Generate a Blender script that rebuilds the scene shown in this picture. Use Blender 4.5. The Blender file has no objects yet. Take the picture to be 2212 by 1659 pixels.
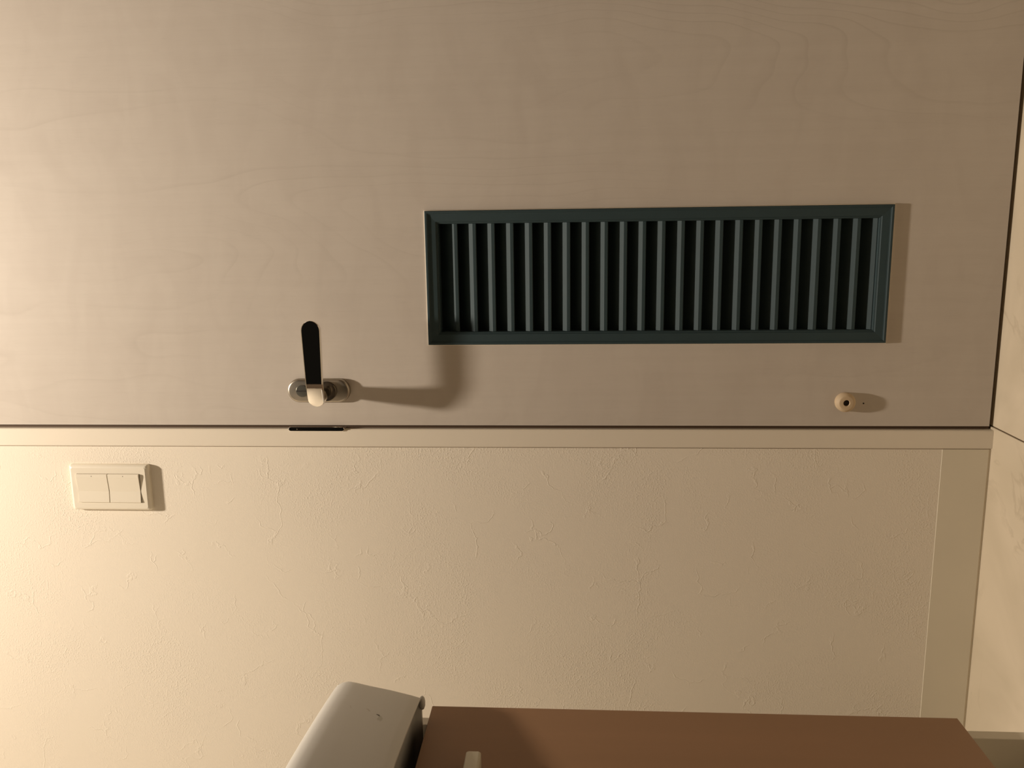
import bpy, bmesh, math, random
from mathutils import Vector, Matrix
random.seed(4)
PI = math.pi
C = bpy.context.scene.collection
sc = bpy.context.scene

# ------------------------------------------------------------------ camera (held sideways: picture right = room down)
YAW, PITCH, ROLL = 0.19167, 0.06596, -0.00138
CAM = Vector((0.0, -1.19632, 0.58297)); FPX = 1865.27
f = Vector((-math.sin(YAW)*math.cos(PITCH), math.cos(YAW)*math.cos(PITCH), math.sin(PITCH)))
r = Vector((math.cos(YAW), math.sin(YAW), 0)); u = r.cross(f)
c_, s_ = math.cos(ROLL), math.sin(ROLL)
r, u = c_*r + s_*u, -s_*r + c_*u
cam_data = bpy.data.cameras.new('camera'); cam = bpy.data.objects.new('camera', cam_data); C.objects.link(cam)
X, Y, Z = -u, r, -f
cam.matrix_world = Matrix(((X.x, Y.x, Z.x, CAM.x), (X.y, Y.y, Z.y, CAM.y), (X.z, Y.z, Z.z, CAM.z), (0, 0, 0, 1)))
cam_data.sensor_width = 36.0; cam_data.lens = FPX/2212*36.0; cam_data.clip_start = 0.02
sc.camera = cam

# ------------------------------------------------------------------ world, light, exposure
w = bpy.data.worlds.new('world'); sc.world = w; w.use_nodes = True
w.node_tree.nodes['Background'].inputs[0].default_value = (0.02, 0.017, 0.013, 1)
w.node_tree.nodes['Background'].inputs[1].default_value = 0.3
sc.view_settings.view_transform = 'Standard'; sc.view_settings.look = 'None'
sc.view_settings.gamma = 1.0; sc.view_settings.use_curve_mapping = False
sc.view_settings.exposure = 0.0
LIGHT_POS = (-0.09, -0.555, 2.465)
LIGHT_W = 40.0
ld = bpy.data.lights.new('downlight_lamp', 'AREA'); ld.shape = 'DISK'; ld.size = 0.10
ld.energy = LIGHT_W; ld.color = (1.0, 0.87, 0.725)
lo = bpy.data.objects.new('downlight_lamp', ld); C.objects.link(lo); lo.location = LIGHT_POS

# ------------------------------------------------------------------ node helpers
def new_mat(name):
    m = bpy.data.materials.new(name); m.use_nodes = True
    nt = m.node_tree; b = nt.nodes['Principled BSDF']
    return m, nt, b
def N(nt, t, **kw):
    n = nt.nodes.new(t)
    for k, v in kw.items():
        if k.startswith('i_'):
            key = k[2:]
            key = int(key) if key.isdigit() else key.replace('_', ' ')
            n.inputs[key].default_value = v
        else: setattr(n, k, v)
    return n
def L(nt, a, b): nt.links.new(a, b)
def coords(nt, scale=(1, 1, 1), rot=(0, 0, 0), loc=(0, 0, 0)):
    t = N(nt, 'ShaderNodeTexCoord'); m = N(nt, 'ShaderNodeMapping')
    m.inputs['Scale'].default_value = scale; m.inputs['Rotation'].default_value = rot; m.inputs['Location'].default_value = loc
    L(nt, t.outputs['Object'], m.inputs['Vector']); return m.outputs['Vector']
def noise(nt, vec, scale, detail=3, rough=0.5, dist=0.0):
    n = N(nt, 'ShaderNodeTexNoise'); L(nt, vec, n.inputs['Vector'])
    n.inputs['Scale'].default_value = scale; n.inputs['Detail'].default_value = detail
    n.inputs['Roughness'].default_value = rough; n.inputs['Distortion'].default_value = dist
    return n.outputs['Fac']
def ramp(nt, fac, stops):
    n = N(nt, 'ShaderNodeValToRGB'); L(nt, fac, n.inputs['Fac']); e = n.color_ramp.elements
    while len(e) < len(stops): e.new(0.5)
    for i, (p, c) in enumerate(stops):
        e[i].position = p; e[i].color = (c, c, c, 1) if not hasattr(c, '__len__') else (*c, 1)
    return n.outputs['Color']
def maths(nt, op, a, b=None, clamp=False):
    n = N(nt, 'ShaderNodeMath', operation=op); n.use_clamp = clamp
    for i, v in enumerate((a, b)):
        if v is None: continue
        if isinstance(v, (int, float)): n.inputs[i].default_value = v
        else: L(nt, v, n.inputs[i])
    return n.outputs[0]
def mixc(nt, fac, a, b, mode='MIX'):
    n = N(nt, 'ShaderNodeMix', data_type='RGBA', blend_type=mode)
    for s, v in ((n.inputs[0], fac), (n.inputs[6], a), (n.inputs[7], b)):
        if isinstance(v, (int, float)): s.default_value = v
        elif isinstance(v, tuple): s.default_value = (*v, 1)
        else: L(nt, v, s)
    return n.outputs[2]
def bump(nt, h, dist, b, strength=1.0):
    n = N(nt, 'ShaderNodeBump'); n.inputs['Distance'].default_value = dist; n.inputs['Strength'].default_value = strength
    L(nt, h, n.inputs['Height']); L(nt, n.outputs['Normal'], b.inputs['Normal'])
def plain(name, col, rough=0.5, metal=0.0, var=0.04, vscale=30, bmp=0.0, bscale=300):
    m, nt, b = new_mat(name); v = coords(nt)
    nz = noise(nt, v, vscale, 4)
    c = mixc(nt, nz, tuple(x*(1-var) for x in col), tuple(min(1, x*(1+var)) for x in col))
    L(nt, c, b.inputs['Base Color']); b.inputs['Roughness'].default_value = rough; b.inputs['Metallic'].default_value = metal
    if bmp: bump(nt, noise(nt, v, bscale, 2), bmp, b)
    return m

# ------------------------------------------------------------------ materials
def wallpaper():
    m, nt, b = new_mat('plaster_wallpaper'); v = coords(nt)
    # broad zones where the grain of the plaster look is coarse or smoothed out
    zone = ramp(nt, noise(nt, v, 5.0, 3, 0.55, 0.6), [(0.42, 0.05), (0.64, 1.0)])
    grain = ramp(nt, noise(nt, v, 400, 2, 0.5, 0.3), [(0.50, 0.0), (0.72, 1.0)])
    fine = noise(nt, v, 680, 2, 0.5)
    g = maths(nt, 'MULTIPLY', grain, zone)
    # trowel ridges: distorted cell edges, broken up
    nv = N(nt, 'ShaderNodeTexNoise'); L(nt, v, nv.inputs['Vector']); nv.inputs['Scale'].default_value = 20; nv.inputs['Detail'].default_value = 5
    sc1 = N(nt, 'ShaderNodeVectorMath', operation='SCALE'); L(nt, nv.outputs['Color'], sc1.inputs[0]); sc1.inputs['Scale'].default_value = 0.10
    add = N(nt, 'ShaderNodeVectorMath', operation='ADD'); L(nt, v, add.inputs[0]); L(nt, sc1.outputs[0], add.inputs[1])
    vo = N(nt, 'ShaderNodeTexVoronoi', feature='DISTANCE_TO_EDGE'); L(nt, add.outputs[0], vo.inputs['Vector']); vo.inputs['Scale'].default_value = 13
    ridge = ramp(nt, vo.outputs['Distance'], [(0.0, 1.0), (0.022, 0.0)])
    brk = ramp(nt, noise(nt, v, 20, 2, 0.5), [(0.50, 0.0), (0.60, 1.0)])
    ridge = maths(nt, 'MULTIPLY', ridge, brk)
    broad = noise(nt, v, 22, 3, 0.5)
    h = maths(nt, 'ADD', maths(nt, 'MULTIPLY', g, 0.55), maths(nt, 'MULTIPLY', ridge, 0.46))
    h = maths(nt, 'ADD', h, maths(nt, 'MULTIPLY', fine, 0.22))
    h = maths(nt, 'ADD', h, maths(nt, 'MULTIPLY', broad, 0.35))
    bump(nt, h, 0.00042, b)
    c = mixc(nt, noise(nt, v, 3, 2), (0.775, 0.705, 0.592), (0.805, 0.735, 0.622))
    L(nt, c, b.inputs['Base Color']); b.inputs['Roughness'].default_value = 0.75
    b.inputs['Specular IOR Level'].default_value = 0.25
    return m
def veneer():
    # whitewashed maple, grain running up the door
    m, nt, b = new_mat('whitewashed_maple_veneer')
    v = coords(nt, scale=(1, 1, 0.16))
    warp = N(nt, 'ShaderNodeTexNoise'); L(nt, coords(nt, scale=(1, 1, 0.45)), warp.inputs['Vector']); warp.inputs['Scale'].default_value = 3.2; warp.inputs['Detail'].default_value = 3
    s = N(nt, 'ShaderNodeVectorMath', operation='SCALE'); L(nt, warp.outputs['Color'], s.inputs[0]); s.inputs['Scale'].default_value = 0.20
    a = N(nt, 'ShaderNodeVectorMath', operation='ADD'); L(nt, v, a.inputs[0]); L(nt, s.outputs[0], a.inputs[1])
    # cathedral lines: contour bands of a stretched noise field
    fld = noise(nt, a.outputs[0], 4.2, 1.0, 0.4)
    band = maths(nt, 'FRACT', maths(nt, 'MULTIPLY', fld, 24))
    line = ramp(nt, band, [(0.0, 0.0), (0.80, 0.10), (0.95, 1.0), (1.0, 0.0)])
    msk = ramp(nt, noise(nt, v, 6, 2), [(0.45, 0.0), (0.68, 1.0)])
    line = maths(nt, 'MULTIPLY', line, msk)
    streak = noise(nt, coords(nt, scale=(1, 1, 0.03)), 90, 3, 0.6)
    flame = noise(nt, coords(nt, scale=(1, 1, 2.2)), 9, 3, 0.5, 1.2)
    pore = ramp(nt, noise(nt, coords(nt, scale=(1, 1, 0.08)), 420, 2, 0.6), [(0.55, 0.0), (0.75, 1.0)])
    c = mixc(nt, streak, (0.54, 0.484, 0.422), (0.59, 0.535, 0.47))
    c = mixc(nt, maths(nt, 'MULTIPLY', ramp(nt, flame, [(0.4, 0.0), (0.7, 1.0)]), 0.22), c, (0.46, 0.40, 0.345))
    c = mixc(nt, maths(nt, 'MULTIPLY', line, 0.26), c, (0.34, 0.29, 0.24))
    c = mixc(nt, maths(nt, 'MULTIPLY', pore, 0.06), c, (0.28, 0.25, 0.22))
    L(nt, c, b.inputs['Base Color']); b.inputs['Roughness'].default_value = 0.5
    b.inputs['Specular IOR Level'].default_value = 0.3
    bump(nt, noise(nt, coords(nt, scale=(1, 1, 0.1)), 260, 2), 0.00002, b)
    return m
def marble():
    m, nt, b = new_mat('cream_marble')
    ob = N(nt, 'ShaderNodeObjectInfo')
    v = coords(nt)
    o = N(nt, 'ShaderNodeVectorMath', operation='ADD'); L(nt, v, o.inputs[0])
    sc_ = N(nt, 'ShaderNodeVectorMath', operation='SCALE'); sc_.inputs[0].default_value = (3.1, 5.3, 7.7); L(nt, ob.outputs['Random'], sc_.inputs['Scale'])
    L(nt, sc_.outputs[0], o.inputs[1]); v = o.outputs[0]
    cloud = ramp(nt, noise(nt, v, 5, 3, 0.5, 1.2), [(0.35, 0.0), (0.65, 1.0)])
    vein = ramp(nt, maths(nt, 'ABSOLUTE', maths(nt, 'SUBTRACT', noise(nt, v, 5.5, 5, 0.55, 2.2), 0.5)), [(0.0, 1.0), (0.035, 0.0)])
    vm = ramp(nt, noise(nt, v, 9, 2), [(0.5, 0.0), (0.66, 1.0)])
    vein = maths(nt, 'MULTIPLY', vein, vm)
    c = mixc(nt, cloud, (0.57, 0.49, 0.365), (0.66, 0.57, 0.435))
    c = mixc(nt, maths(nt, 'MULTIPLY', vein, 0.35), c, (0.36, 0.29, 0.20))
    L(nt, c, b.inputs['Base Color']); b.inputs['Roughness'].default_value = 0.38
    b.inputs['Specular IOR Level'].default_value = 0.3
    return m
def brown_wood():
    m, nt, b = new_mat('reddish_brown_cabinet_veneer')
    v = coords(nt, scale=(1, 1, 0.05))
    n1 = noise(nt, v, 40, 3, 0.6); n2 = noise(nt, coords(nt, scale=(1, 1, 0.4)), 8, 2)
    c = mixc(nt, n1, (0.225, 0.126, 0.066), (0.265, 0.146, 0.078))
    c = mixc(nt, maths(nt, 'MULTIPLY', n2, 0.3), c, (0.24, 0.14, 0.072))
    L(nt, c, b.inputs['Base Color']); b.inputs['Roughness'].default_value = 0.45
    b.inputs['Specular IOR Level'].default_value = 0.35
    return m
def porcelain():
    m, nt, b = new_mat('white_porcelain')
    v = coords(nt)
    # a small chipped scratch with grey scuffs on the front apron
    def spot(p, rx, rz, ang):
        t = N(nt, 'ShaderNodeMapping', vector_type='TEXTURE'); t.inputs['Location'].default_value = p
        t.inputs['Rotation'].default_value = (ang, 0, 0); t.inputs['Scale'].default_value = (0.05, rx, rz)
        tc = N(nt, 'ShaderNodeTexCoord'); 
        wv = N(nt, 'ShaderNodeTexNoise'); L(nt, tc.outputs['Object'], wv.inputs['Vector']); wv.inputs['Scale'].default_value = 180
        s2 = N(nt, 'ShaderNodeVectorMath', operation='SCALE'); L(nt, wv.outputs['Color'], s2.inputs[0]); s2.inputs['Scale'].default_value = 0.006
        s3 = N(nt, 'ShaderNodeVectorMath', operation='SUBTRACT'); L(nt, s2.outputs[0], s3.inputs[0]); s3.inputs[1].default_value = (0.003, 0.003, 0.003)
        ad = N(nt, 'ShaderNodeVectorMath', operation='ADD'); L(nt, tc.outputs['Object'], ad.inputs[0]); L(nt, s3.outputs[0], ad.inputs[1])
        L(nt, ad.outputs[0], t.inputs['Vector'])
        ln = N(nt, 'ShaderNodeVectorMath', operation='LENGTH'); L(nt, t.outputs[0], ln.inputs[0])
        return ramp(nt, ln.outputs['Value'], [(0.6, 1.0), (1.0, 0.0)])
    a = spot(SCR, 0.0046, 0.0014, 0.75)
    b2 = spot((SCR[0], SCR[1]-0.007, SCR[2]-0.004), 0.0075, 0.0026, 0.1)
    c2 = spot((SCR[0], SCR[1]+0.006, SCR[2]+0.012), 0.0050, 0.0015, 0.8)
    d2 = spot((SCR[0], SCR[1]+0.004, SCR[2]+0.032), 0.0040, 0.0012, 0.5)
    base = mixc(nt, noise(nt, v, 12, 2), (0.52, 0.51, 0.48), (0.55, 0.54, 0.51))
    c = mixc(nt, maths(nt, 'MULTIPLY', b2, 0.45), base, (0.28, 0.27, 0.20))
    c = mixc(nt, maths(nt, 'MULTIPLY', c2, 0.40), c, (0.28, 0.22, 0.15))
    c = mixc(nt, maths(nt, 'MULTIPLY', d2, 0.25), c, (0.28, 0.22, 0.15))
    c = mixc(nt, a, c, (0.04, 0.035, 0.025))
    L(nt, c, b.inputs['Base Color']); b.inputs['Roughness'].default_value = 0.33
    b.inputs['Specular IOR Level'].default_value = 0.4
    return m
SCR = (-0.548, -0.318, 0.800)

M = {}
M['wall'] = wallpaper(); M['door'] = veneer(); M['marble'] = marble(); M['brown'] = brown_wood(); M['porc'] = porcelain()
M['trim'] = plain('cream_painted_trim', (0.755, 0.685, 0.57), 0.5, var=0.02, vscale=18, bmp=0.00002, bscale=120)
M['skirt'] = plain('cream_vinyl_skirting', (0.72, 0.66, 0.53), 0.55, var=0.03, vscale=14)
M['ceiling'] = plain('matt_ceiling', (0.50, 0.48, 0.43), 0.8)
M['grout'] = plain('dark_grout', (0.10, 0.065, 0.035), 0.9)
M['teal'] = plain('dark_teal_paint', (0.018, 0.041, 0.048), 0.68, var=0.12, vscale=40, bmp=0.00004, bscale=250)
M['cream'] = plain('cream_edging', (0.80, 0.72, 0.60), 0.5)
M['chrome'] = plain('polished_chrome', (0.86, 0.83, 0.78), 0.05, 1.0, var=0.01)
M['nickel'] = plain('tarnished_nickel', (0.42, 0.38, 0.32), 0.36, 1.0, var=0.25, vscale=80)
M['shaded_chrome'] = plain('shade_darkened_chrome', (0.16, 0.14, 0.115), 0.28, 1.0, var=0.2, vscale=200)  # chrome of the hub, its shade and dark reflection put into the colour
M['steel'] = plain('dull_grey_steel', (0.30, 0.30, 0.27), 0.35, 1.0)
M['groove_shade'] = plain('tan_groove_shade', (0.34, 0.26, 0.17), 0.8)  # darker tan that paints the shadow in the groove beside the jamb
M['dark'] = plain('dark_hole', (0.02, 0.014, 0.01), 0.8)
M['gasket'] = plain('brown_gasket', (0.075, 0.042, 0.020), 0.8)
M['plastic'] = plain('ivory_switch_plastic', (0.76, 0.70, 0.58), 0.38, var=0.01)
M['bare_wood'] = plain('pale_turned_wood', (0.56, 0.43, 0.28), 0.6, var=0.12, vscale=60)
M['white_panel'] = plain('off_white_melamine', (0.66, 0.62, 0.53), 0.5, var=0.02)
M['handle_paint'] = plain('stone_grey_plastic', (0.52, 0.48, 0.38), 0.5, var=0.04, vscale=200)
M['dark_unseen'] = plain('unseen_wall_bounce_cutter', (0.08, 0.055, 0.035), 0.5)  # made-up dark finish for the unseen walls, soaks up bounce light
M['housing'] = plain('white_lamp_housing', (0.8, 0.8, 0.78), 0.4)

# ------------------------------------------------------------------ mesh helpers
def add_box(bm, lo, hi):
    v = [bm.verts.new((x, y, z)) for x in (lo[0], hi[0]) for y in (lo[1], hi[1]) for z in (lo[2], hi[2])]
    for q in ((0, 1, 3, 2), (4, 6, 7, 5), (0, 4, 5, 1), (2, 3, 7, 6), (0, 2, 6, 4), (1, 5, 7, 3)):
        bm.faces.new([v[i] for i in q])
    return v
def box_bm(lo, hi, bev=0.0, seg=2):
    bm = bmesh.new(); add_box(bm, lo, hi)
    if bev: bmesh.ops.bevel(bm, geom=bm.edges[:], offset=bev, segments=seg, profile=0.5, affect='EDGES', clamp_overlap=True)
    return bm
def obj(name, bm, mat, parent=None, smooth=False, loc=None, auto=None):
    bmesh.ops.recalc_face_normals(bm, faces=bm.faces[:])
    me = bpy.data.meshes.new(name)
    if smooth:
        for fc in bm.faces: fc.smooth = True
    if auto is not None:
        for fc in bm.faces: fc.smooth = True
        for e in bm.edges:
            if len(e.link_faces) == 2 and e.calc_face_angle(0) > auto: e.smooth = False
    bm.to_mesh(me); bm.free(); me.materials.append(mat)
    o = bpy.data.objects.new(name, me); C.objects.link(o)
    if loc: o.location = loc
    if parent: o.parent = parent
    return o
def thing(name, label, cat, loc=(0, 0, 0), group=None):
    o = bpy.data.objects.new(name, None); C.objects.link(o); o.location = loc; o.empty_display_size = 0.05
    o['label'] = label; o['category'] = cat
    if group: o['group'] = group
    return o
def struct(name, bm, mat, label=None):
    o = obj(name, bm, mat); o['kind'] = 'structure'
    if label: o['label'] = label
    return o
def loft(bm, rings, cap0=True, cap1=True):
    vs = [[bm.verts.new(p) for p in ring] for ring in rings]
    n = len(vs[0])
    for a, b in zip(vs, vs[1:]):
        for i in range(n): bm.faces.new((a[i], a[(i+1) % n], b[(i+1) % n], b[i]))
    if cap0: bm.faces.new(vs[0][::-1])
    if cap1: bm.faces.new(vs[-1])
    return vs
def lathe_y(bm, cx, cz, prof, n=40):
    """profile of (radius, y) turned about an axis parallel to y"""
    loft(bm, [[(cx+rr*math.cos(2*PI*i/n), y, cz+rr*math.sin(2*PI*i/n)) for i in range(n)] for rr, y in prof])
def stadium(cx, cz, w, h, n=16):
    """stadium outline in the x-z plane; w along x, h along z"""
    pts = []
    rr = min(w, h)/2
    if h >= w:
        for i in range(n+1): a = PI*i/n; pts.append((cx+rr*math.cos(a), cz+h/2-rr+rr*math.sin(a)))
        for i in range(n+1): a = PI+PI*i/n; pts.append((cx+rr*math.cos(a), cz-h/2+rr+rr*math.sin(a)))
    else:
        for i in range(n+1): a = -PI/2+PI*i/n; pts.append((cx+w/2-rr+rr*math.cos(a), cz+rr*math.sin(a)))
        for i in range(n+1): a = PI/2+PI*i/n; pts.append((cx-w/2+rr+rr*math.cos(a), cz+rr*math.sin(a)))
    return pts

# ------------------------------------------------------------------ room shell
H = 2.50; XL, XR, YB = -1.12, 0.66, -1.80
JX0, JX1 = -0.3240, -0.2978          # left jamb face
DX0, DX1 = -0.2924, 0.4300           # door leaf
RX0, RX1 = 0.4354, 0.4620            # right jamb face
DTOP = 2.02
bm = bmesh.new()
add_box(bm, (XL, 0, 0), (JX0-0.0014, 0.10, H)); add_box(bm, (RX1-0.004, 0, 0), (XR, 0.10, H)); add_box(bm, (JX0+0.004, 0, DTOP+0.035), (RX1-0.004, 0.10, H))
struct('wall_front', bm, M['wall'])
struct('wall_left', box_bm((XL-0.1, YB-0.1, 0), (XL, 0.10, H)), M['wall'])
struct('wall_right', box_bm((XR, YB-0.1, 0), (XR+0.1, 0.10, H)), M['dark_unseen'])
bm = bmesh.new()                       # unseen rear wall; dark doorway added so the lever reflects black
DWX0, DWX1, DWH = -0.85, 0.50, 2.10
add_box(bm, (XL, YB-0.1, 0), (DWX0, YB, H)); add_box(bm, (DWX1, YB-0.1, 0), (XR, YB, H)); add_box(bm, (DWX0, YB-0.1, DWH), (DWX1, YB, H))
struct('wall_rear', bm, M['dark_unseen'])
struct('ceiling', box_bm((XL-0.1, YB-0.1, H), (XR+0.1, 0.10, H+0.08)), M['ceiling'])
floor = struct('floor', box_bm((XL-0.1, YB-0.1, -0.06), (XR+0.1, 0.10, -0.0022)), M['grout'])
xs = [XL, -0.8935, -0.2935, 0.3065, XR]; ys = [YB, -1.70, -1.10, -0.50, 0.0985]
g = 0.0009
for i in range(len(xs)-1):
    for j in range(len(ys)-1):
        obj('marble_tile', box_bm((xs[i]+g, ys[j]+g, -0.02), (xs[i+1]-g, ys[j+1]-g, 0.0), 0.0006, 1), M['marble'], floor)

# baseboard: a thin smooth strip in front of the wallpaper, short of the floor by a hair
bb = box_bm((XL+0.006, -0.0009, 0.0030), (JX0-0.0012, -0.0, 0.0658), 0.0003, 1)
struct('baseboard_front', bb, M['skirt'])
struct('baseboard_right', box_bm((RX1+0.0006, -0.0045, 0.0030), (XR-0.006, -0.0, 0.0655), 0.0010, 2), M['skirt'])
struct('baseboard_left', box_bm((XL, YB, 0.003), (XL+0.0055, -0.005, 0.0655), 0.0010, 2), M['skirt'])

# door frame: left jamb with its rebate, right jamb, head
def jamb(name, x0, x1, inner):
    bm = bmesh.new(); add_box(bm, (x0, -0.0030, -0.0012), (x1, 0.044, DTOP+0.0055))
    bmesh.ops.bevel(bm, geom=bm.edges[:], offset=0.0011, segments=2, affect='EDGES')
    o = struct(name, bm, M['trim'])
    s = -1 if inner == 'r' else 1
    a, b = (x1-0.004, x1+0.016) if inner == 'r' else (x0-0.016, x0+0.004)
    obj('door_stop', box_bm((a, 0.040, -0.001), (b, 0.10, DTOP+0.0055)), M['gasket'], o)
    e0, e1 = (x1-0.0005, x1+0.0040) if inner == 'r' else (x0-0.0040, x0+0.0005)
    obj('seal_strip', box_bm((e0, 0.0065, 0.003), (e1, 0.0380, DTOP)), M['gasket'], o)
    return o
trim1 = jamb('trim_1', JX0, JX1, 'r')
obj('shadow_groove_filler', box_bm((JX0-0.0014, 0.0012, 0.0), (JX0, 0.030, DTOP)), M['groove_shade'], trim1); trim2 = jamb('trim_2', RX0, RX1, 'l')  # filler strip, shadow of the groove put into its colour
struct('trim_3', box_bm((JX0, -0.0030, DTOP+0.0060), (RX1, 0.10, DTOP+0.033), 0.0011), M['trim'])
# chrome strike plate lapping the inner edge of the jamb
sp = bmesh.new()
ZS, HS = 0.9475, 0.084
n = 28
lip = []                                # lip outline in y-z: flat back, curled front edge towards the room
for i in range(n):
    t = 2*PI*i/n
    lip.append((0.010-0.0165*math.copysign(abs(math.cos(t))**0.7, math.cos(t)), ZS+HS/2*math.copysign(abs(math.sin(t))**0.5, math.sin(t))))
loft(sp, [[(JX1-0.0004, y, z) for y, z in lip], [(JX1+0.0012, y, z) for y, z in lip]])
st = obj('strike_plate', sp, M['chrome'], trim1); st['label'] = 'dark chrome strike plate on the jamb edge'
bm = bmesh.new()                        # the curled lip seen from the front
ring0 = stadium(JX1+0.0006, ZS, 0.0064, HS-0.002, 10)
loft(bm, [[(x, -0.0028, z) for x, z in ring0], [(x, -0.0046, z) for x, z in ring0],
          [((x-(JX1+0.0006))*0.86+(JX1+0.0006), -0.0050, (z-ZS)*0.99+ZS) for x, z in ring0]])
obj('strike_lip', bm, M['chrome'], st, auto=0.3)

# ------------------------------------------------------------------ door leaf with grille opening
GX0, GX1, GZ0, GZ1 = -0.1752, 0.0093, 0.1540, 0.7800
ix0, ix1, iz0, iz1 = GX0+0.0150, GX1-0.0150, GZ0+0.012, GZ1-0.012
bm = bmesh.new(); z0, z1 = 0.0055, DTOP; T = 0.036
xs_ = [DX0, ix0, ix1, DX1]; zs_ = [z0, iz0, iz1, z1]
vf = {(i, j, k): bm.verts.new((xs_[i], (0, T)[k], zs_[j])) for i in range(4) for j in range(4) for k in range(2)}
for k in range(2):
    for i in range(3):
        for j in range(3):
            if (i, j) == (1, 1): continue
            bm.faces.new([vf[q] for q in ((i, j, k), (i+1, j, k), (i+1, j+1, k), (i, j+1, k))])
for i in range(3):
    bm.faces.new([vf[q] for q in ((i, 0, 0), (i+1, 0, 0), (i+1, 0, 1), (i, 0, 1))]); bm.faces.new([vf[q] for q in ((i, 3, 0), (i+1, 3, 0), (i+1, 3, 1), (i, 3, 1))])
    bm.faces.new([vf[q] for q in ((0, i, 0), (0, i+1, 0), (0, i+1, 1), (0, i, 1))]); bm.faces.new([vf[q] for q in ((3, i, 0), (3, i+1, 0), (3, i+1, 1), (3, i, 1))])
for a, b in (((1, 1), (2, 1)), ((2, 1), (2, 2)), ((2, 2), (1, 2)), ((1, 2), (1, 1))):
    bm.faces.new([vf[a+(0,)], vf[b+(0,)], vf[b+(1,)], vf[a+(1,)]])
door = struct('door_1', bm, M['door'], 'whitewashed maple door with a dark teal vent low down')

# grille frame: moulded section swept round the rectangle with mitred corners
def frame_sweep(bm, x0, x1, z0, z1, sect):
    rings = [[(x0+t, y, z0+t), (x1-t, y, z0+t), (x1-t, y, z1-t), (x0+t, y, z1-t)] for t, y in sect]
    vs = [[bm.verts.new(p) for p in rg] for rg in rings]
    for a, b in zip(vs, vs[1:]):
        for i in range(4): bm.faces.new((a[i], a[(i+1) % 4], b[(i+1) % 4], b[i]))
bm = bmesh.new()
frame_sweep(bm, GX0, GX1, GZ0, GZ1, [(0.0, 0.0), (0.0, -0.0048), (0.0008, -0.0056), (0.0030, -0.0056), (0.0038, -0.0046), (0.0050, -0.0040),
            (0.0145, -0.0030), (0.0155, -0.0016), (0.0170, -0.0010), (0.0178, 0.0010), (0.0178, 0.0320), (0.0152, 0.0320), (0.0152, 0.0)])
vent = obj('vent_frame', bm, M['teal'], door)
vent['label'] = 'dark teal louvred vent frame'
bm = bmesh.new()
frame_sweep(bm, GX0-0.0010, GX1+0.0010, GZ0-0.0010, GZ1+0.0010, [(0.0, 0.0), (0.0, -0.0020), (0.0003, -0.0023), (0.0010, -0.0023), (0.0010, 0.0)])
e = obj('vent_edging', bm, M['cream'], door); e['label'] = 'thin cream edging round the vent'
# slats: thin boards rising towards the back, with a narrow upright front edge
sx0, sx1 = GX0+0.0176, GX1-0.0176
sect = [(0.0, -0.0075), (0.0, -0.0115), (0.001, -0.0123), (0.031, 0.0190), (0.031, 0.0265), (0.0295, 0.0265), (0.0006, -0.0069)]
bm = bmesh.new(); loft(bm, [[(sx0, y, z) for y, z in sect], [(sx1, y, z) for y, z in sect]])
slat0 = obj('slat', bm, M['teal'], vent, loc=(0, 0.0018, 0.1806))
for k in range(1, 23):
    s = slat0.copy(); C.objects.link(s); s.parent = vent
    s.location = (0, 0.0018+random.uniform(-0.0003, 0.0003), 0.1806+0.0258*k+random.uniform(-0.0002, 0.0002))

# ------------------------------------------------------------------ door handle (parts of the door)
HX = -0.2405
bm = bmesh.new(); ZR = 0.9405
def st_ring(grow, y): return [(x, y, z) for x, z in stadium(HX, ZR, 0.0345+2*grow, 0.0905+2*grow, 18)]
loft(bm, [st_ring(0, 0.0), st_ring(0, -0.0045), st_ring(-0.0006, -0.0062), st_ring(-0.0018, -0.0073), st_ring(-0.0032, -0.0077)])
rose = obj('handle_plate', bm, M['nickel'], door, auto=0.5); rose['label'] = 'oval tarnished nickel handle plate'
bm = bmesh.new()                         # hub collar, chrome with its shade put into the colour
lathe_y(bm, HX, 0.9275, [(0.0140, -0.0070), (0.0140, -0.0112), (0.0134, -0.0118), (0.0070, -0.0119), (0.0065, -0.0200)])
obj('hub', bm, M['shaded_chrome'], rose, auto=0.5)
# neck: blade growing out of the hub and turning into the lever
bm = bmesh.new()
def ell(cx, y, cz, a, b, n=28, p=0.8):
    return [(cx+a*math.copysign(abs(math.cos(t))**p, math.cos(t)), y, cz+b*math.copysign(abs(math.sin(t))**p, math.sin(t))) for t in [2*PI*i/n for i in range(n)]]
loft(bm, [ell(HX, -0.0120, 0.9275, 0.0085, 0.0070, p=1), ell(HX, -0.022, 0.9275, 0.0100, 0.0070, p=1), ell(HX+0.0006, -0.034, 0.928, 0.0118, 0.0074), ell(HX+0.0020, -0.045, 0.9285, 0.0134, 0.0082), ell(HX+0.0052, -0.0545, 0.929, 0.0160, 0.0088)])
obj('lever_neck', bm, M['chrome'], rose, smooth=True)
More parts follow.
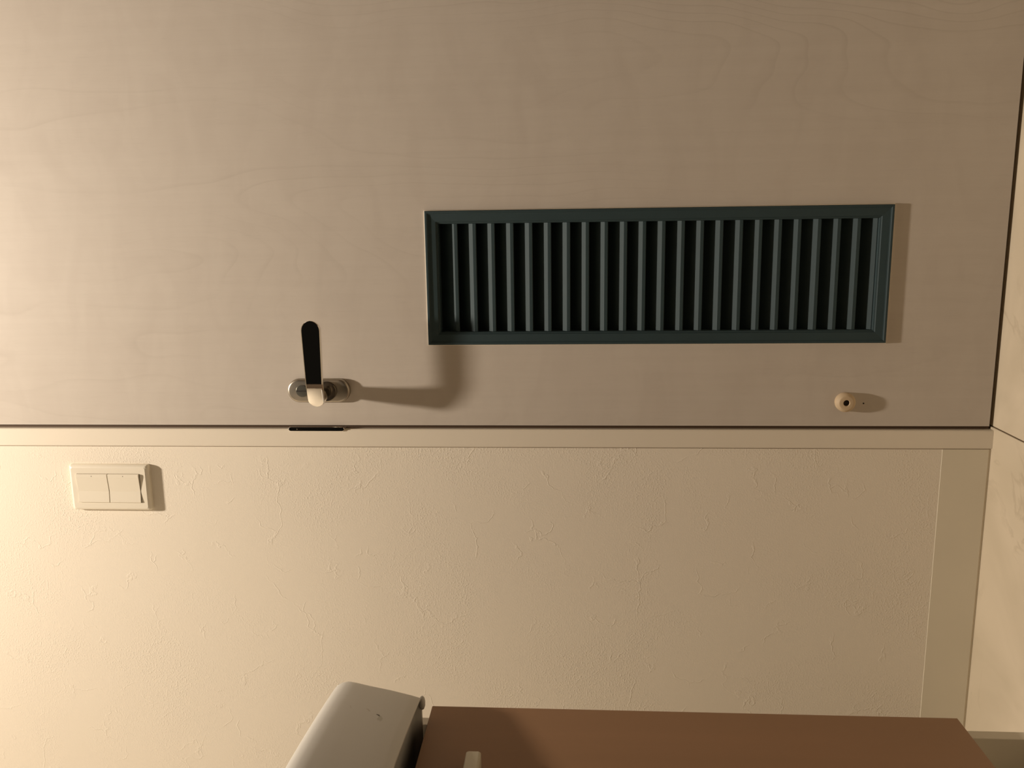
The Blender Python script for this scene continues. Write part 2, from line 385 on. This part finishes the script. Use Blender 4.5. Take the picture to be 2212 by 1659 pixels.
# lever: bowed strap, wider at its free end
LX0, LX1 = -0.2530, -0.1335
bm = bmesh.new()
NS = 60
def lever_h(x):
    """half height of the strap outline at x"""
    t = (x-LX0)/(LX1-LX0); hw = 0.0112+0.0026*t
    r0, r1 = 0.0100, 0.0140
    if x-LX0 < r0: q = 1-(x-LX0)/r0; hw *= math.sqrt(max(0.0, 1-q**2.3))
    if LX1-x < r1: q = 1-(LX1-x)/r1; hw *= math.sqrt(max(0.0, 1-q**2))
    return hw
def lever_y(x):
    y = -0.0625 + 0.0015*((x+0.16)/0.03)**2*0.3 if x > -0.16 else -0.0625
    if x < -0.2180: y += 1.0*(abs(x+0.2180)**2)*5.0 + abs(x+0.2180)*0.06
    return y
rings = []
for i in range(NS+1):
    t = i/NS; t = 0.5-0.5*math.cos(PI*t)
    x = LX0+(LX1-LX0)*t; x = min(max(x, LX0+0.00004), LX1-0.00004)
    h = max(lever_h(x), 0.0006); y0 = lever_y(x); zc = 0.9292+0.0012*((x-LX0)/(LX1-LX0))
    th = 0.0078*min(1, 0.45+h/0.016); e1 = min(0.0013, h*0.5)
    sec = [(-h, 0.60), (-h, 0.17), (-h+e1*0.3, 0.05), (-h+e1, 0.0), (0, 0.0), (h-e1, 0.0), (h-e1*0.3, 0.05), (h, 0.17), (h, 0.60), (h-e1*1.2, 0.93), (h*0.6, 1.0), (-h*0.6, 1.0), (-h+e1*1.2, 0.93)]
    rings.append([(x, y0+th*d, zc+zz) for zz, d in sec])
loft(bm, rings)
lv = obj('lever', bm, M['chrome'], rose, auto=0.40); lv['label'] = 'polished chrome lever'
# privacy thumb turn above the hub
bm = bmesh.new(); lathe_y(bm, HX, 0.9640, [(0.0088, -0.0070), (0.0088, -0.0082), (0.0084, -0.0087), (0.0040, -0.0089), (0.0004, -0.0089)])
tt = obj('thumb_turn', bm, M['steel'], rose, auto=0.5)
bm = bmesh.new(); add_box(bm, (HX-0.0009, -0.00915, 0.9640-0.0080), (HX+0.0009, -0.0086, 0.9640+0.0080))
obj('slot', bm, M['dark'], tt)

# wooden door stop, with its screw sunk in the middle, and a dark disc standing in for a small shaded hole beneath
bm = bmesh.new()
lathe_y(bm, -0.2575, 0.2030, [(0.0130, 0.0), (0.0134, -0.002), (0.0135, -0.0065), (0.0131, -0.0084), (0.0104, -0.0112), (0.0098, -0.0116), (0.0090, -0.0118), (0.0046, -0.0117), (0.0042, -0.0112), (0.0041, -0.0060)], 36)
stop = obj('stop_knob', bm, M['bare_wood'], door, auto=0.45); stop['label'] = 'small round pale wooden knob'
bm = bmesh.new(); lathe_y(bm, -0.2575, 0.2030, [(0.0040, -0.0061), (0.0040, -0.0080), (0.0025, -0.0088), (0.0008, -0.0085)], 20)
obj('screw', bm, M['dark'], stop)
bm = bmesh.new(); lathe_y(bm, -0.2602, 0.1765, [(0.0011, 0.0), (0.0010, -0.0003), (0.0004, -0.0003)], 12)
obj('nail_hole_shade', bm, M['dark'], door)

# ------------------------------------------------------------------ light switch
sw = thing('light_switch', 'ivory two-rocker light switch plate on the textured wall beside the door frame', 'light switch', (-0.3868, 0, 1.2635))
PW, PH, PD = 0.0350, 0.0605, 0.0095
OW, OH = 0.0222, 0.0482
bm = bmesh.new()
def rr_ring(w, h, rad, y, n=6):
    pts = []
    for (sx, sz, a0) in ((1, 1, 0), (-1, 1, PI/2), (-1, -1, PI), (1, -1, 1.5*PI)):
        for i in range(n+1):
            a = a0+PI/2*i/n; pts.append((sx*(w-rad)+rad*math.cos(a), y, sz*(h-rad)+rad*math.sin(a)))
    return pts
loft(bm, [rr_ring(PW, PH, 0.003, 0.0), rr_ring(PW, PH, 0.003, -0.0048), rr_ring(PW-0.0006, PH-0.0006, 0.003, -0.0068), rr_ring(PW-0.0022, PH-0.0022, 0.0028, -0.0086),
          rr_ring(PW-0.0042, PH-0.0042, 0.0025, -PD), rr_ring(OW, OH, 0.0006, -PD), rr_ring(OW, OH, 0.0006, -0.0060)], True, True)
obj('cover_plate', bm, M['plastic'], sw, auto=0.22)
def rocker(name, z0, z1, tilt):
    # section across the plate: raised lip at the right, shallow valley in the middle
    prof = [(OW-0.0004, 0.0062), (OW-0.0004, PD+0.0024), (OW-0.0010, PD+0.0030), (OW-0.0052, PD+0.0029), (OW-0.0055, PD+0.0028), (-0.0050, PD+0.0003), (-OW+0.0012, PD+0.0020), (-OW+0.0004, PD+0.0016), (-OW+0.0004, 0.0062)]
    bm = bmesh.new()
    loft(bm, [[(x, -y, z0) for x, y in prof], [(x, -y, z1) for x, y in prof]])
    return obj(name, bm, M['plastic'], sw)
for (z0, z1) in ((0.0012, OH-0.0004), (-OH+0.0012, -0.0002)):
    rk = rocker('rocker', z0, z1, 0)
    bm = bmesh.new(); zc = (z0+z1)/2; add_box(bm, (OW-0.0037, -PD-0.0031, zc-0.0004), (OW-0.0027, -PD-0.0028, zc+0.0004))
    obj('indicator', bm, M['dark'], rk)

# ------------------------------------------------------------------ vanity cabinet against the left wall
CX, CY0, CZ0, CZ1 = -0.6018, -0.2170, 0.1155, 0.7550     # door front, far edge
CYN = -0.9970                                            # near edge (out of frame)
PXF = -0.6182                                            # carcass front edge
van = thing('vanity_cabinet', 'reddish brown vanity cabinet with white carcass standing below the wash basin', 'cabinet', ((CX+XL)/2, (CY0+CYN)/2, 0))
Lc = Vector(van.location)
def vpart(name, lo, hi, mat, parent=None, bev=0.0006, label=None):
    o = obj(name, box_bm(tuple(Vector(lo)-Lc), tuple(Vector(hi)-Lc), bev, 1), mat, parent or van)
    if label: o['label'] = label
    return o
vpart('side_panel', (XL+0.006, CY0-0.0155, 0.0), (PXF, CY0, 0.7730), M['white_panel'], label='white side panel')
vpart('side_panel', (XL+0.006, CYN, 0.0), (PXF, CYN+0.0155, 0.7730), M['white_panel'], label='white side panel')
vpart('bottom_panel', (XL+0.006, CYN+0.0157, 0.1150), (PXF, CY0-0.0157, 0.1300), M['white_panel'])
vpart('back_panel', (XL+0.006, CYN+0.0157, 0.1302), (XL+0.012, CY0-0.0157, 0.7600), M['brown'])
vpart('kick_board', (PXF-0.055, CYN+0.0157, 0.0), (PXF-0.040, CY0-0.0157, 0.1148), M['white_panel'], label='recessed pale kick board')
ymid = (CY0+CYN)/2
for (a, b, hy0, hy1) in ((ymid+0.0012, CY0, -0.3390, -0.4600), (CYN, ymid-0.0012, -0.7540, -0.8750)):
    d = vpart('door', (PXF+0.0012, a, CZ0), (CX, b, CZ1), M['brown'], label='reddish brown door front')
    lo = Vector((CX, hy1, 0.6805)) - Lc; hi = Vector((CX+0.0220, hy0, 0.6975)) - Lc
    bm = bmesh.new()
    def hring(y, g, x0=lo.x, x1=hi.x, za=lo.z, zb=hi.z):
        pts = []; rad = 0.0030
        cx, cz, hw, hh = (x0+x1)/2, (za+zb)/2, (x1-x0)/2-g, (zb-za)/2-g
        for (sx, sz, a0) in ((1, 1, 0), (-1, 1, PI/2), (-1, -1, PI), (1, -1, 1.5*PI)):
            for i in range(5):
                t = a0+PI/2*i/4; pts.append((cx+sx*(hw-rad)+rad*math.cos(t), y, cz+sz*(hh-rad)+rad*math.sin(t)))
        return pts
    ya, yb = hi.y, lo.y
    loft(bm, [hring(ya, 0.0022), hring(ya-0.0008, 0.0008), hring(ya-0.0025, 0.0), hring(yb+0.0025, 0.0), hring(yb+0.0008, 0.0008), hring(yb, 0.0022)])
    h = obj('door_handle', bm, M['handle_paint'], d, auto=0.5); h['label'] = 'stone grey bar handle'

# ------------------------------------------------------------------ wash basin
BYF, BYN, BXW = -0.2330, -0.9810, XL+0.002
BXF = -0.5540
ymb, hyb = (BYF+BYN)/2, (BYF-BYN)/2
def basin_ring(inset, z, rad=0.022, n=10, m=22):
    iy = inset*0.5 if inset < 0.0301 and z < 0.855 else inset
    x0, x1, y0, y1 = BXW+(inset if inset > 0.0301 else 0), BXF-inset, BYN+iy, BYF-iy
    rb = max(0.004, rad)
    pts = []
    def corner(cx, cy, a0, rr):
        for i in range(n+1):
            a = a0+PI/2*i/n; pts.append([cx+rr*math.cos(a), cy+rr*math.sin(a)])
    def seg(p, q):
        for i in range(1, m): t = i/m; pts.append([p[0]+(q[0]-p[0])*t, p[1]+(q[1]-p[1])*t])
    corner(x1-rb, y1-rb, 0, rb); seg((x1-rb, y1), (x0+rb, y1)); corner(x0+rb, y1-rb, PI/2, rb)
    seg((x0, y1-rb), (x0, y0+rb)); corner(x0+rb, y0+rb, PI, rb); seg((x0+rb, y0), (x1-rb, y0)); corner(x1-rb, y0+rb, 1.5*PI, rb)
    seg((x1, y0+rb), (x1, y1-rb))
    out = []
    for x, y in pts:
        wgt = max(0.0, (x-BXW)/(BXF-BXW)); wgt = wgt*wgt
        out.append((x+0.030*(1-((y-ymb)/hyb)**2)*wgt, y, z))
    return out
bm = bmesh.new()
prof = [(0.185, 0.700, .05), (0.155, 0.706, .06), (0.125, 0.735, .05), (0.105, 0.768, .04), (0.090, 0.7755, .03), (0.0285, 0.7755, .014), (0.0240, 0.7710, .012), (0.0222, 0.7645, .011), (0.0205, 0.7630, .011), (0.0188, 0.7645, .012),
        (0.0160, 0.775, .013), (0.0105, 0.800, .015), (0.0050, 0.825, .020), (0.0015, 0.842, .021), (0.0, 0.851, .022), (0.0010, 0.858, .022), (0.0035, 0.8635, .022), (0.0080, 0.8670, .022), (0.014, 0.8682, .022), (0.035, 0.8680, .04),
        (0.045, 0.8640, .05), (0.052, 0.850, .06), (0.070, 0.81, .07), (0.115, 0.782, .07), (0.135, 0.750, .07), (0.160, 0.724, .06), (0.190, 0.716, .05)]
rings = [basin_ring(i, z, rd) for i, z, rd in prof]
loft(bm, rings)
loc_b = Vector(((BXF+BXW)/2, ymb, 0.70))
bas = thing('wash_basin', 'white porcelain wash basin with a scratched front, resting over the brown cabinet', 'wash basin', loc_b)
for v in bm.verts: v.co -= loc_b
bowl = obj('bowl', bm, M['porc'], bas, smooth=True)
# object coordinates of the bowl are offset by loc_b, the scratch sits in that frame
for nd in M['porc'].node_tree.nodes:
    if nd.type == 'MAPPING' and nd.vector_type == 'TEXTURE':
        nd.inputs['Location'].default_value = tuple(Vector(nd.inputs['Location'].default_value)-loc_b)
bm = bmesh.new()                          # foot bead below the far side of the basin
def bead(x, rr): return [(x-loc_b.x, BYF-0.0095+1.3*rr*math.cos(t)-loc_b.y, 0.7628+rr*math.sin(t)-loc_b.z) for t in [2*PI*i/14 for i in range(14)]]
loft(bm, [bead(-0.5740, 0.0014), bead(-0.5760, 0.0030), bead(-0.5800, 0.0038), bead(-0.5860, 0.0036), bead(-0.5900, 0.0022)])
obj('corner_nub', bm, M['porc'], bas, smooth=True)
bm = bmesh.new()                          # drain
n = 24
def dr(rr, z): return [(0.0+rr*math.cos(2*PI*i/n)-0.01, rr*math.sin(2*PI*i/n), z-loc_b.z) for i in range(n)]
loft(bm, [dr(0.024, 0.7155), dr(0.024, 0.7185), dr(0.018, 0.7190), dr(0.014, 0.7170)])
obj('drain', bm, M['chrome'], bas, auto=0.5)

# ------------------------------------------------------------------ ceiling downlight
dl = thing('downlight', 'small round ceiling downlight above the door side of the room', 'ceiling light', (LIGHT_POS[0], LIGHT_POS[1], H))
bm = bmesh.new(); n = 40
def cr(rr, z): return [(rr*math.cos(2*PI*i/n), rr*math.sin(2*PI*i/n), z) for i in range(n)]
loft(bm, [cr(0.055, 0.0), cr(0.055, -0.032), cr(0.058, -0.036), cr(0.066, -0.034), cr(0.070, -0.020), cr(0.072, 0.0)], False, False)
obj('housing_ring', bm, M['housing'], dl, smooth=True)
